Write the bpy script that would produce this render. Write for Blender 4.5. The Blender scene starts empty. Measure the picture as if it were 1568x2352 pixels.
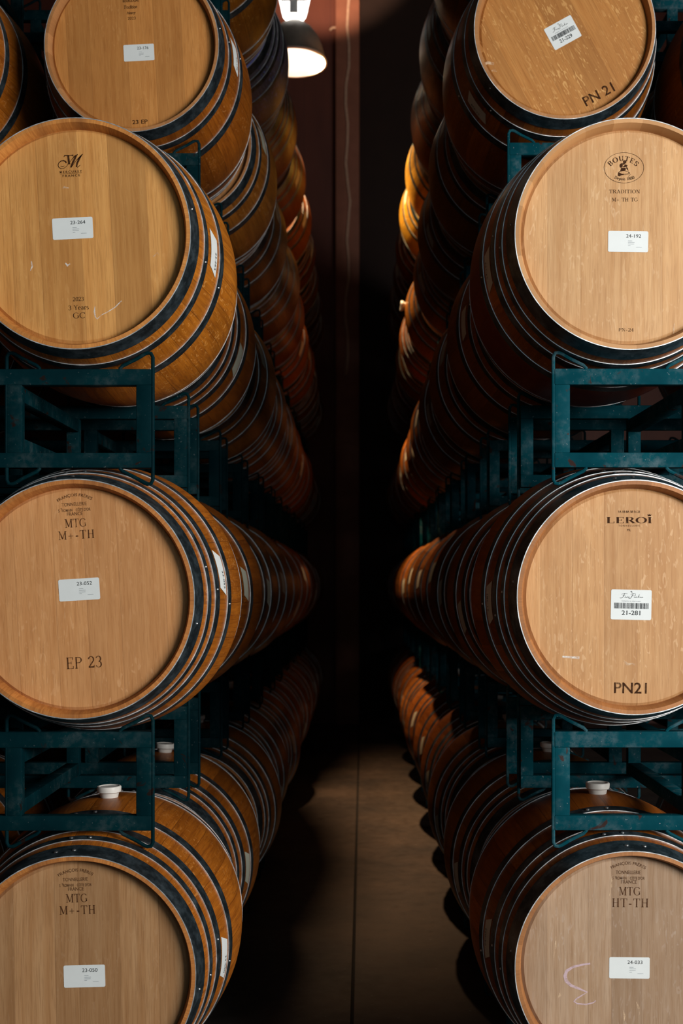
import bpy, bmesh, math, random
from mathutils import Vector, Matrix
PI = math.pi
sc = bpy.context.scene
C = sc.collection
rng = random.Random(7)

# ------------------------------------------------------------------ camera
CAMZ, FPX, VX, VY = 1.62, 2910.0, 818.0, 1338.0      # eye height, focal length and vanishing point in photo pixels
cd = bpy.data.cameras.new('camera')
cam = bpy.data.objects.new('camera', cd); C.objects.link(cam)
cam.location = (0, 0, CAMZ); cam.rotation_euler = (PI/2, 0, 0)
cd.sensor_fit = 'AUTO'; cd.sensor_width = 36.0
cd.lens = FPX/2352*36
cd.shift_x = -(VX-784)/2352; cd.shift_y = (VY-1176)/2352
cd.clip_start = 0.05; cd.clip_end = 100
cd.dof.use_dof = True; cd.dof.focus_distance = 3.5; cd.dof.aperture_fstop = 4.0
sc.camera = cam

# ------------------------------------------------------------------ world, light, exposure
vs = sc.view_settings
sc.display_settings.display_device = 'sRGB'
vs.view_transform = 'Standard'; vs.look = 'None'; vs.gamma = 1.0; vs.use_curve_mapping = False
vs.exposure = 0.0
w = bpy.data.worlds.new('world'); sc.world = w; w.use_nodes = True
w.node_tree.nodes['Background'].inputs[0].default_value = (0.25, 0.7, 1.0, 1)
w.node_tree.nodes['Background'].inputs[1].default_value = 0.006

def area(name, loc, aim, sx, sy, power, col):
    l = bpy.data.lights.new(name, 'AREA'); l.shape = 'RECTANGLE'; l.size = sx; l.size_y = sy
    l.energy = power; l.color = col
    o = bpy.data.objects.new(name, l); C.objects.link(o); o.location = loc
    o.rotation_euler = (Vector(aim)-Vector(loc)).to_track_quat('-Z', 'Y').to_euler()
    return o
# daylight from the open loading door behind and to the right of the photographer
area('doorway_daylight', (3.8, -0.4, 2.5), (-0.2, 3.6, 1.9), 2.6, 1.8, 385, (1.0, 0.97, 0.93))
area('doorway_skylight', (0.7, -0.9, 2.5), (-0.1, 4, 1.8), 2.4, 2.0, 13, (0.60, 0.88, 1.0))
LAMP = (-0.430, 8.8, 1.62+3.612)                       # centre of the bell rim

# ------------------------------------------------------------------ helpers: materials
def mat(name):
    m = bpy.data.materials.new(name); m.use_nodes = True
    nt = m.node_tree; nt.nodes.clear()
    out = nt.nodes.new('ShaderNodeOutputMaterial')
    bs = nt.nodes.new('ShaderNodeBsdfPrincipled')
    nt.links.new(bs.outputs[0], out.inputs[0])
    return m, nt, bs
class N:
    """tiny wrapper: every method adds a node and returns its output socket"""
    def __init__(s, nt): s.nt = nt
    def new(s, t, **kw):
        n = s.nt.nodes.new(t)
        for k, v in kw.items(): setattr(n, k, v)
        return n
    def put(s, sock, v):
        if isinstance(v, bpy.types.NodeSocket): s.nt.links.new(v, sock)
        elif isinstance(v, tuple) and len(v) == 3 and sock.type == 'RGBA': sock.default_value = v+(1,)
        else: sock.default_value = v
    def math(s, op, a, b=0.0, clamp=False):
        n = s.new('ShaderNodeMath', operation=op, use_clamp=clamp)
        s.put(n.inputs[0], a); s.put(n.inputs[1], b); return n.outputs[0]
    def xyz(s, x, y, z):
        n = s.new('ShaderNodeCombineXYZ')
        for i, v in enumerate((x, y, z)): s.put(n.inputs[i], v)
        return n.outputs[0]
    def sep(s, v):
        n = s.new('ShaderNodeSeparateXYZ'); s.put(n.inputs[0], v); return n.outputs
    def noise(s, vec, scale=1.0, detail=2.0, rough=0.5, dist=0.0):
        n = s.new('ShaderNodeTexNoise'); s.put(n.inputs['Vector'], vec)
        n.inputs['Scale'].default_value = scale; n.inputs['Detail'].default_value = detail
        n.inputs['Roughness'].default_value = rough; n.inputs['Distortion'].default_value = dist
        return n.outputs['Fac']
    def vor1(s, wv, feature='F1', rand=0.9):
        n = s.new('ShaderNodeTexVoronoi', voronoi_dimensions='1D', feature=feature)
        s.put(n.inputs['W'], wv); n.inputs['Scale'].default_value = 1.0
        n.inputs['Randomness'].default_value = rand
        return n.outputs['Color'] if feature == 'F1' else n.outputs['Distance']
    def ramp(s, f, lo, hi, a=0.0, b=1.0):
        n = s.new('ShaderNodeMapRange'); n.clamp = True
        s.put(n.inputs[0], f)
        for i, v in zip((1, 2, 3, 4), (lo, hi, a, b)): n.inputs[i].default_value = v
        return n.outputs[0]
    def mix(s, f, a, b, mode='MIX'):
        n = s.new('ShaderNodeMix', data_type='RGBA', blend_type=mode)
        s.put(n.inputs[0], f); s.put(n.inputs[6], a); s.put(n.inputs[7], b); return n.outputs[2]
    def obj(s):
        n = s.new('ShaderNodeObjectInfo'); return n.outputs['Color'], n.outputs['Random']
    def attr(s, name):
        n = s.new('ShaderNodeAttribute', attribute_type='OBJECT', attribute_name=name); return n.outputs['Fac']
    def coord(s, k='Object'): return s.new('ShaderNodeTexCoord').outputs[k]
    def bump(s, h, strength=0.3, dist=0.002):
        n = s.new('ShaderNodeBump'); n.inputs['Strength'].default_value = strength
        n.inputs['Distance'].default_value = dist; s.put(n.inputs['Height'], h); return n.outputs[0]

def wood_head():
    m, nt, bs = mat('oak_head'); n = N(nt)
    x, y, z = n.sep(n.coord()); oc, rn = n.obj()
    off = n.math('MULTIPLY', rn, 61.0)
    xw = n.math('ADD', x, off)
    bw = n.math('MULTIPLY', xw, 10.5)
    board = n.sep(n.vor1(bw))
    edge = n.vor1(bw, 'DISTANCE_TO_EDGE')
    joint = n.ramp(edge, 0.0, 0.022, 1.0, 0.0)
    zz = n.math('ADD', z, n.math('MULTIPLY', board[1], 9.0))
    g1 = n.noise(n.xyz(n.math('MULTIPLY', xw, 75.0), off, n.math('MULTIPLY', zz, 3.2)), 1.0, 4.0, 0.62)
    g2 = n.noise(n.xyz(n.math('MULTIPLY', xw, 420.0), off, n.math('MULTIPLY', zz, 16.0)), 1.0, 2.0, 0.5)
    big = n.noise(n.xyz(n.math('MULTIPLY', xw, 9.0), off, n.math('MULTIPLY', zz, 4.0)), 1.0, 3.0, 0.55)
    col = n.mix(n.ramp(g1, 0.3, 0.72), (0.44, 0.195, 0.062), (0.56, 0.285, 0.108))
    col = n.mix(0.75, col, n.mix(board[0], (0.72, 0.69, 0.66), (1.14, 1.13, 1.12)), 'MULTIPLY')
    col = n.mix(0.5, col, n.mix(n.ramp(big, 0.3, 0.7), (0.80, 0.76, 0.72), (1.12, 1.14, 1.16)), 'MULTIPLY')
    col = n.mix(n.ramp(g2, 0.34, 0.5, 0.35, 0.0), col, (0.26, 0.105, 0.03))
    # pale medullary ray flecks
    fl = n.noise(n.xyz(n.math('MULTIPLY', xw, 105.0), off, n.math('MULTIPLY', zz, 30.0)), 1.0, 1.2, 0.5, 1.2)
    fm = n.noise(n.xyz(n.math('MULTIPLY', xw, 6.0), off, n.math('MULTIPLY', zz, 5.0)), 1.0, 1.0)
    fr = n.math('MULTIPLY', n.ramp(fl, 0.60, 0.67), n.math('MULTIPLY', n.ramp(fm, 0.40, 0.64, 0.05, 0.75), n.attr('fleck')))
    col = n.mix(fr, col, (0.74, 0.45, 0.22))
    col = n.mix(n.math('MULTIPLY', joint, 0.30), col, (0.2, 0.08, 0.025))
    col = n.mix(1.0, col, oc, 'MULTIPLY')
    n.put(bs.inputs['Base Color'], col)
    bs.inputs['Roughness'].default_value = 0.55
    bs.inputs['Specular IOR Level'].default_value = 0.3
    n.put(bs.inputs['Normal'], n.bump(n.math('SUBTRACT', g2, n.math('MULTIPLY', joint, 1.5)), 0.12, 0.001))
    return m
def wood_stave():
    m, nt, bs = mat('varnished_oak_stave'); n = N(nt)
    u, v, _ = n.sep(n.coord('UV')); oc, rn = n.obj()
    off = n.math('MULTIPLY', rn, 47.0)
    bw = n.math('ADD', n.math('MULTIPLY', u, 27.0), off)
    board = n.sep(n.vor1(bw, rand=0.7)); edge = n.vor1(bw, 'DISTANCE_TO_EDGE', 0.7)
    joint = n.ramp(edge, 0.0, 0.02, 1.0, 0.0)
    um = n.math('MULTIPLY', u, 2.2)
    vv = n.math('ADD', v, n.math('MULTIPLY', board[1], 7.0))
    g1 = n.noise(n.xyz(n.math('MULTIPLY', um, 85.0), off, n.math('MULTIPLY', vv, 4.0)), 1.0, 4.0, 0.62)
    g2 = n.noise(n.xyz(n.math('MULTIPLY', um, 380.0), off, n.math('MULTIPLY', vv, 14.0)), 1.0, 2.0)
    big = n.noise(n.xyz(n.math('MULTIPLY', um, 7.0), off, n.math('MULTIPLY', vv, 5.0)), 1.0, 3.0)
    col = n.mix(n.ramp(g1, 0.28, 0.72), (0.225, 0.064, 0.007), (0.385, 0.128, 0.013))
    col = n.mix(0.8, col, n.mix(board[0], (0.60, 0.57, 0.54), (1.15, 1.13, 1.10)), 'MULTIPLY')
    col = n.mix(0.6, col, n.mix(n.ramp(big, 0.3, 0.7), (0.66, 0.62, 0.60), (1.15, 1.15, 1.15)), 'MULTIPLY')
    col = n.mix(n.ramp(g2, 0.34, 0.48, 0.4, 0.0), col, (0.09, 0.026, 0.005))
    fl = n.noise(n.xyz(n.math('MULTIPLY', um, 62.0), off, n.math('MULTIPLY', vv, 40.0)), 1.0, 1.2, 0.5, 1.6)
    fm = n.noise(n.xyz(n.math('MULTIPLY', um, 5.0), off, n.math('MULTIPLY', vv, 4.0)), 1.0, 1.0)
    fr = n.math('MULTIPLY', n.ramp(fl, 0.61, 0.68), n.ramp(fm, 0.36, 0.62, 0.05, 0.42))
    col = n.mix(fr, col, (0.52, 0.24, 0.07))
    col = n.mix(n.math('MULTIPLY', joint, 0.6), col, (0.05, 0.014, 0.003))
    # wine stain around the bilge
    ws = n.math('MULTIPLY', n.attr('wine'), n.math('MULTIPLY', n.ramp(v, 0.27, 0.32), n.ramp(v, 0.60, 0.65, 1.0, 0.0)))
    col = n.mix(n.math('MULTIPLY', ws, n.ramp(big, 0.2, 0.7, 0.55, 1.0)), col, (0.075, 0.008, 0.009))
    col = n.mix(1.0, col, oc, 'MULTIPLY')
    n.put(bs.inputs['Base Color'], col)
    n.put(bs.inputs['Roughness'], n.ramp(big, 0.3, 0.7, 0.34, 0.46))
    bs.inputs['Specular IOR Level'].default_value = 0.22
    n.put(bs.inputs['Normal'], n.bump(n.math('SUBTRACT', g2, n.math('MULTIPLY', joint, 2.0)), 0.1, 0.001))
    return m
def wood_chime():
    m, nt, bs = mat('oak_chime'); n = N(nt)
    u, v, _ = n.sep(n.coord('UV')); oc, rn = n.obj()
    off = n.math('MULTIPLY', rn, 47.0)
    bw = n.math('ADD', n.math('MULTIPLY', u, 27.0), off)
    board = n.sep(n.vor1(bw, rand=0.7))
    g = n.noise(n.xyz(n.math('MULTIPLY', u, 420.0), off, n.math('MULTIPLY', v, 30.0)), 1.0, 3.0, 0.6)
    big = n.noise(n.xyz(n.math('MULTIPLY', u, 12.0), off, 0.0), 1.0, 3.0)
    col = n.mix(n.ramp(g, 0.3, 0.7), (0.30, 0.105, 0.022), (0.44, 0.180, 0.045))
    col = n.mix(0.6, col, n.mix(board[0], (0.66, 0.62, 0.58), (1.15, 1.15, 1.12)), 'MULTIPLY')
    col = n.mix(n.ramp(big, 0.62, 0.72, 0.0, 0.7), col, (0.12, 0.04, 0.012))
    col = n.mix(1.0, col, oc, 'MULTIPLY')
    col = n.mix(n.attr('pale_rim'), col, n.mix(board[0], (0.42, 0.21, 0.075), (0.60, 0.33, 0.14)))
    n.put(bs.inputs['Base Color'], col)
    bs.inputs['Roughness'].default_value = 0.6
    return m
def steel(name, base, rough, spots, metallic=0.9):
    m, nt, bs = mat(name); n = N(nt)
    co = n.coord(); _, rn = n.obj()
    a = n.noise(co, 26.0, 4.0, 0.65); b = n.noise(co, 90.0, 2.0)
    c2 = tuple(min(1, x*2.6) for x in base)
    col = n.mix(n.ramp(a, 0.42, 0.72), base, c2)
    col = n.mix(n.ramp(b, 0.66, 0.72, 0.0, spots), col, (0.55, 0.6, 0.62))
    n.put(bs.inputs['Base Color'], col); bs.inputs['Metallic'].default_value = metallic
    n.put(bs.inputs['Roughness'], n.ramp(a, 0.3, 0.7, rough, rough+0.16))
    return m
def paint_rack():
    m, nt, bs = mat('teal_paint'); n = N(nt)
    co = n.coord(); oc, rn = n.obj()
    geo = n.new('ShaderNodeNewGeometry').outputs['Position']
    a = n.noise(geo, 7.0, 4.0, 0.6); b = n.noise(geo, 34.0, 4.0, 0.7); c = n.noise(geo, 120.0, 2.0)
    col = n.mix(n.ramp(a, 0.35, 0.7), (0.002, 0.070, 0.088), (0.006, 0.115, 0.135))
    chalk = n.math('MULTIPLY', n.ramp(b, 0.44, 0.66), n.ramp(a, 0.46, 0.62))
    col = n.mix(n.math('MULTIPLY', chalk, 0.75), col, (0.16, 0.24, 0.25))
    col = n.mix(n.ramp(c, 0.70, 0.74, 0.0, 0.8), col, (0.30, 0.36, 0.36))
    rust = n.math('MULTIPLY', n.ramp(n.noise(geo, 19.0, 3.0, 0.6, 0.6), 0.64, 0.69), 0.8)
    col = n.mix(rust, col, (0.09, 0.026, 0.012))
    n.put(bs.inputs['Base Color'], n.mix(1.0, col, oc, 'MULTIPLY'))
    n.put(bs.inputs['Roughness'], n.ramp(b, 0.3, 0.7, 0.5, 0.7))
    bs.inputs['Specular IOR Level'].default_value = 0.03
    return m
def plain(name, col, rough=0.6, metallic=0.0, nz=0.12, scale=30.0, emit=0.0, spec=0.4):
    m, nt, bs = mat(name); n = N(nt)
    f = n.noise(n.coord(), scale, 3.0)
    n.put(bs.inputs['Base Color'], n.mix(n.ramp(f, 0.3, 0.7), tuple(c*(1-nz) for c in col), tuple(min(1, c*(1+nz)) for c in col)))
    bs.inputs['Roughness'].default_value = rough; bs.inputs['Metallic'].default_value = metallic
    bs.inputs['Specular IOR Level'].default_value = spec
    if emit:
        bs.inputs['Emission Color'].default_value = tuple(col)+(1,); bs.inputs['Emission Strength'].default_value = emit
    return m
def faded(name, col, lo, hi, sx=60.0, sz=14.0, rough=0.8, amt=1.0):
    """burnt or chalked marks that have worn away in places"""
    m, nt, bs = mat(name); n = N(nt)
    x, y, z = n.sep(n.coord())
    f = n.noise(n.xyz(n.math('MULTIPLY', x, sx), 0.0, n.math('MULTIPLY', z, sz)), 1.0, 3.0, 0.7)
    bs.inputs['Base Color'].default_value = col+(1,); bs.inputs['Roughness'].default_value = rough
    bs.inputs['Specular IOR Level'].default_value = 0.1
    n.put(bs.inputs['Alpha'], n.ramp(f, lo, hi, 0.0, amt))
    return m
def concrete():
    m, nt, bs = mat('stained_concrete'); n = N(nt)
    co = n.coord()
    a = n.noise(co, 1.6, 5.0, 0.62); b = n.noise(co, 14.0, 4.0, 0.65); c = n.noise(co, 55.0, 2.0)
    col = n.mix(n.ramp(a, 0.32, 0.7), (0.034, 0.029, 0.026), (0.098, 0.071, 0.052))
    col = n.mix(0.5, col, n.mix(n.ramp(b, 0.3, 0.7), (0.66, 0.66, 0.66), (1.2, 1.2, 1.2)), 'MULTIPLY')
    col = n.mix(n.ramp(c, 0.71, 0.74, 0.0, 0.5), col, (0.25, 0.25, 0.25))
    n.put(bs.inputs['Base Color'], col)
    n.put(bs.inputs['Roughness'], n.ramp(b, 0.3, 0.7, 0.5, 0.75))
    n.put(bs.inputs['Normal'], n.bump(b, 0.2, 0.004))
    return m
def wall_paint():
    m, nt, bs = mat('red_brown_siding'); n = N(nt)
    x, y, z = n.sep(n.coord())
    a = n.noise(n.xyz(n.math('MULTIPLY', x, 3.0), y, n.math('MULTIPLY', z, 0.8)), 1.0, 4.0, 0.6)
    gr = n.math('FRACT', n.math('MULTIPLY', x, 3.3))
    groove = n.ramp(gr, 0.0, 0.04, 1.0, 0.0)
    col = n.mix(n.ramp(a, 0.3, 0.7), (0.085, 0.017, 0.008), (0.13, 0.030, 0.014))
    col = n.mix(n.math('MULTIPLY', groove, 0.7), col, (0.05, 0.012, 0.006))
    n.put(bs.inputs['Base Color'], col); bs.inputs['Roughness'].default_value = 0.6
    return m
M = dict(
    head=wood_head(), stave=wood_stave(), chime=wood_chime(),
    hoop=steel('galvanised_hoop', (0.060, 0.082, 0.096), 0.36, 0.16),
    rim=steel('hoop_edge_glint', (0.50, 0.53, 0.54), 0.38, 0.2, 0.7),  # glint on the hoop edges put into a brighter steel colour
    rivet=plain('rivet_steel', (0.50, 0.53, 0.55), 0.38, 1.0),
    rack=paint_rack(), bung=plain('white_silicone', (0.62, 0.60, 0.56), 0.45),
    paper=plain('white_label', (0.69, 0.73, 0.73), 0.45, nz=0.02, spec=0.3),
    oldpaper=plain('cream_label', (0.46, 0.46, 0.37), 0.5, nz=0.04),
    ink=plain('black_ink', (0.022, 0.026, 0.028), 0.6), grey=plain('grey_ink', (0.30, 0.33, 0.35), 0.6),
    burn=faded('burnt_brand', (0.040, 0.014, 0.005), 0.22, 0.48, 70.0, 20.0, amt=0.92),
    worn=faded('worn_burnt_brand', (0.070, 0.025, 0.009), 0.20, 0.50, 110.0, 25.0, amt=0.85),
    chalk=faded('white_chalk', (0.80, 0.76, 0.70), 0.30, 0.60, 90.0, 90.0, amt=0.85),
    pink=faded('pink_chalk', (0.66, 0.50, 0.56), 0.18, 0.50, 60.0, 120.0, amt=0.75),
    smear=faded('pale_smear', (0.72, 0.52, 0.34), 0.36, 0.62, 60.0, 60.0, amt=0.75),
    concrete=concrete(), gap=plain('joint_filler', (0.008, 0.008, 0.008), 0.9),
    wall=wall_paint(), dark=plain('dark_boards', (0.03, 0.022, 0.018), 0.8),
    post=plain('red_brown_post', (0.27, 0.10, 0.06), 0.55, scale=6.0),
    bell=plain('grey_enamel', (0.36, 0.30, 0.25), 0.5, nz=0.25, scale=8.0),
    white=plain('white_enamel', (0.85, 0.85, 0.83), 0.4, nz=0.02),
    housing=plain('grey_housing', (0.72, 0.74, 0.74), 0.5),
    glow=plain('lit_glass', (1.0, 0.95, 0.88), 0.5, nz=0.0, emit=4.0),
    bulb=plain('lit_bulb', (1.0, 0.90, 0.76), 0.5, nz=0.0, emit=25.0),
    conduit=plain('pale_conduit', (0.60, 0.38, 0.26), 0.5),
)

# ------------------------------------------------------------------ helpers: objects and meshes
def link(name, me, parent=None, mats=(), loc=(0, 0, 0)):
    o = bpy.data.objects.new(name, me); C.objects.link(o); o.location = loc
    for m in mats: me.materials.append(m)
    if parent: o.parent = parent
    return o
def tag(o, label, cat, group=None):
    o['label'] = label; o['category'] = cat
    if group: o['group'] = group
    return o
def empty(name, loc, rot=(0, 0, 0)):
    o = bpy.data.objects.new(name, None); C.objects.link(o); o.location = loc; o.rotation_euler = rot
    o.empty_display_size = 0.1
    return o
def shade(me, ang=0.6):
    me.polygons.foreach_set('use_smooth', [True]*len(me.polygons))
    me.set_sharp_from_angle(angle=ang)
def mesh(name, verts, faces, mi=None, smooth=False):
    me = bpy.data.meshes.new(name); me.from_pydata(verts, [], faces)
    if mi: me.polygons.foreach_set('material_index', mi)
    if smooth: shade(me)
    me.update(); return me
def lathe(name, prof, n=96, mi=None, closed=False, axis='Y', uv=False):
    """revolve (radius, height) profile; axis Y or Z"""
    vs_, fs, ms, uvs = [], [], [], []
    k = len(prof)
    for i in range(n):
        a = 2*PI*i/n
        for r, h in prof:
            vs_.append((r*math.sin(a), h, r*math.cos(a)) if axis == 'Y' else (r*math.cos(a), r*math.sin(a), h))
    for i in range(n):
        j = (i+1) % n
        for q in range(k if closed else k-1):
            q2 = (q+1) % k
            fs.append((i*k+q, i*k+q2, j*k+q2, j*k+q)); ms.append(mi[q] if mi else 0)
            uvs += [(i/n, prof[q][1]), (i/n, prof[q2][1]), ((i+1)/n, prof[q2][1]), ((i+1)/n, prof[q][1])]
    me = mesh(name, vs_, fs, ms)
    if uv:
        lay = me.uv_layers.new(name='UVMap')
        for l, c in zip(lay.data, uvs): l.uv = c
    bm = bmesh.new(); bm.from_mesh(me); bmesh.ops.recalc_face_normals(bm, faces=bm.faces); bm.to_mesh(me); bm.free()
    shade(me, 0.55)
    return me
class MB:
    """collects boxes and tubes into one mesh"""
    def __init__(s): s.v, s.f = [], []
    def box(s, a, b, bev=0.0):
        bm = bmesh.new(); bmesh.ops.create_cube(bm, size=1.0)
        for v in bm.verts:
            v.co = Vector([a[i]+(b[i]-a[i])*(v.co[i]+0.5) for i in range(3)])
        if bev: bmesh.ops.bevel(bm, geom=bm.edges[:], offset=bev, segments=2, profile=0.5, affect='EDGES')
        bm.verts.index_update(); k = len(s.v)
        s.v += [tuple(v.co) for v in bm.verts]; s.f += [tuple(k+v.index for v in f.verts) for f in bm.faces]
        bm.free(); return s
    def tube(s, pts, r, n=8):
        pts = [Vector(p) for p in pts]; k = len(s.v); up = None
        for i, p in enumerate(pts):
            d = (pts[min(i+1, len(pts)-1)]-pts[max(i-1, 0)]).normalized()
            a = Vector((0, 1, 0)) if up is None and abs(d.y) < 0.9 else (up or Vector((1, 0, 0)))
            a = (a-d*a.dot(d)).normalized(); up = a; b = d.cross(a)
            for j in range(n):
                t = 2*PI*j/n; s.v.append(tuple(p+(a*math.cos(t)+b*math.sin(t))*r))
        for i in range(len(pts)-1):
            for j in range(n):
                s.f.append((k+i*n+j, k+i*n+(j+1) % n, k+(i+1)*n+(j+1) % n, k+(i+1)*n+j))
        e = k+(len(pts)-1)*n
        s.f.append(tuple(k+j for j in reversed(range(n)))); s.f.append(tuple(e+j for j in range(n)))
        return s
    def me(s, name):
        m = mesh(name, s.v, s.f); shade(m, 0.7); return m

# ------------------------------------------------------------------ flat lettering (all in metres, x right, y up)
class Flat:
    def __init__(s): s.v, s.f = [], []
    def add(s, vs_, fs):
        k = len(s.v); s.v += vs_; s.f += [tuple(k+i for i in f) for f in fs]
    def ribbon(s, pts, ws):
        if not isinstance(ws, (list, tuple)): ws = [ws]*len(pts)
        vs_, fs = [], []
        for i, p in enumerate(pts):
            a, b = pts[max(i-1, 0)], pts[min(i+1, len(pts)-1)]
            dx, dy = b[0]-a[0], b[1]-a[1]; l = math.hypot(dx, dy) or 1
            nx, ny = -dy/l*ws[i]/2, dx/l*ws[i]/2
            vs_ += [(p[0]-nx, p[1]-ny), (p[0]+nx, p[1]+ny)]
        for i in range(len(pts)-1): fs.append((2*i, 2*i+2, 2*i+3, 2*i+1))
        s.add(vs_, fs)
    def poly(s, pts): s.add(list(pts), [tuple(range(len(pts)))])
    def ring(s, cx, cy, rx, ry, wd, a0=0, a1=2*PI, n=48):
        s.ribbon([(cx+rx*math.cos(a0+(a1-a0)*i/n), cy+ry*math.sin(a0+(a1-a0)*i/n)) for i in range(n+1)], wd)
    def xf(s, fn): s.v = [fn(*p) for p in s.v]; return s
    def merge(s, o): s.add(list(o.v), list(o.f)); return s
    def bounds(s):
        xs = [p[0] for p in s.v]; ys = [p[1] for p in s.v]; return min(xs), min(ys), max(xs), max(ys)
_cache = {}
def sans(t, shear=0.0, bold=0.0):
    key = (t, shear, bold)
    if key not in _cache:
        cu = bpy.data.curves.new('t', 'FONT'); cu.body = t; cu.size = 1; cu.shear = shear; cu.offset = bold
        cu.resolution_u = 4
        ob = bpy.data.objects.new('t', cu); me = bpy.data.meshes.new_from_object(ob)
        _cache[key] = ([(v.co.x, v.co.y) for v in me.vertices], [tuple(p.vertices) for p in me.polygons])
        bpy.data.objects.remove(ob); bpy.data.curves.remove(cu); bpy.data.meshes.remove(me)
    f = Flat(); f.v = list(_cache[key][0]); f.f = list(_cache[key][1]); return f
def arc(cx, cy, rx, ry, a0, a1, n=14):
    return [(cx+rx*math.cos(math.radians(a0+(a1-a0)*i/n)), cy+ry*math.sin(math.radians(a0+(a1-a0)*i/n))) for i in range(n+1)]
L_ = lambda *p: list(p)
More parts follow.
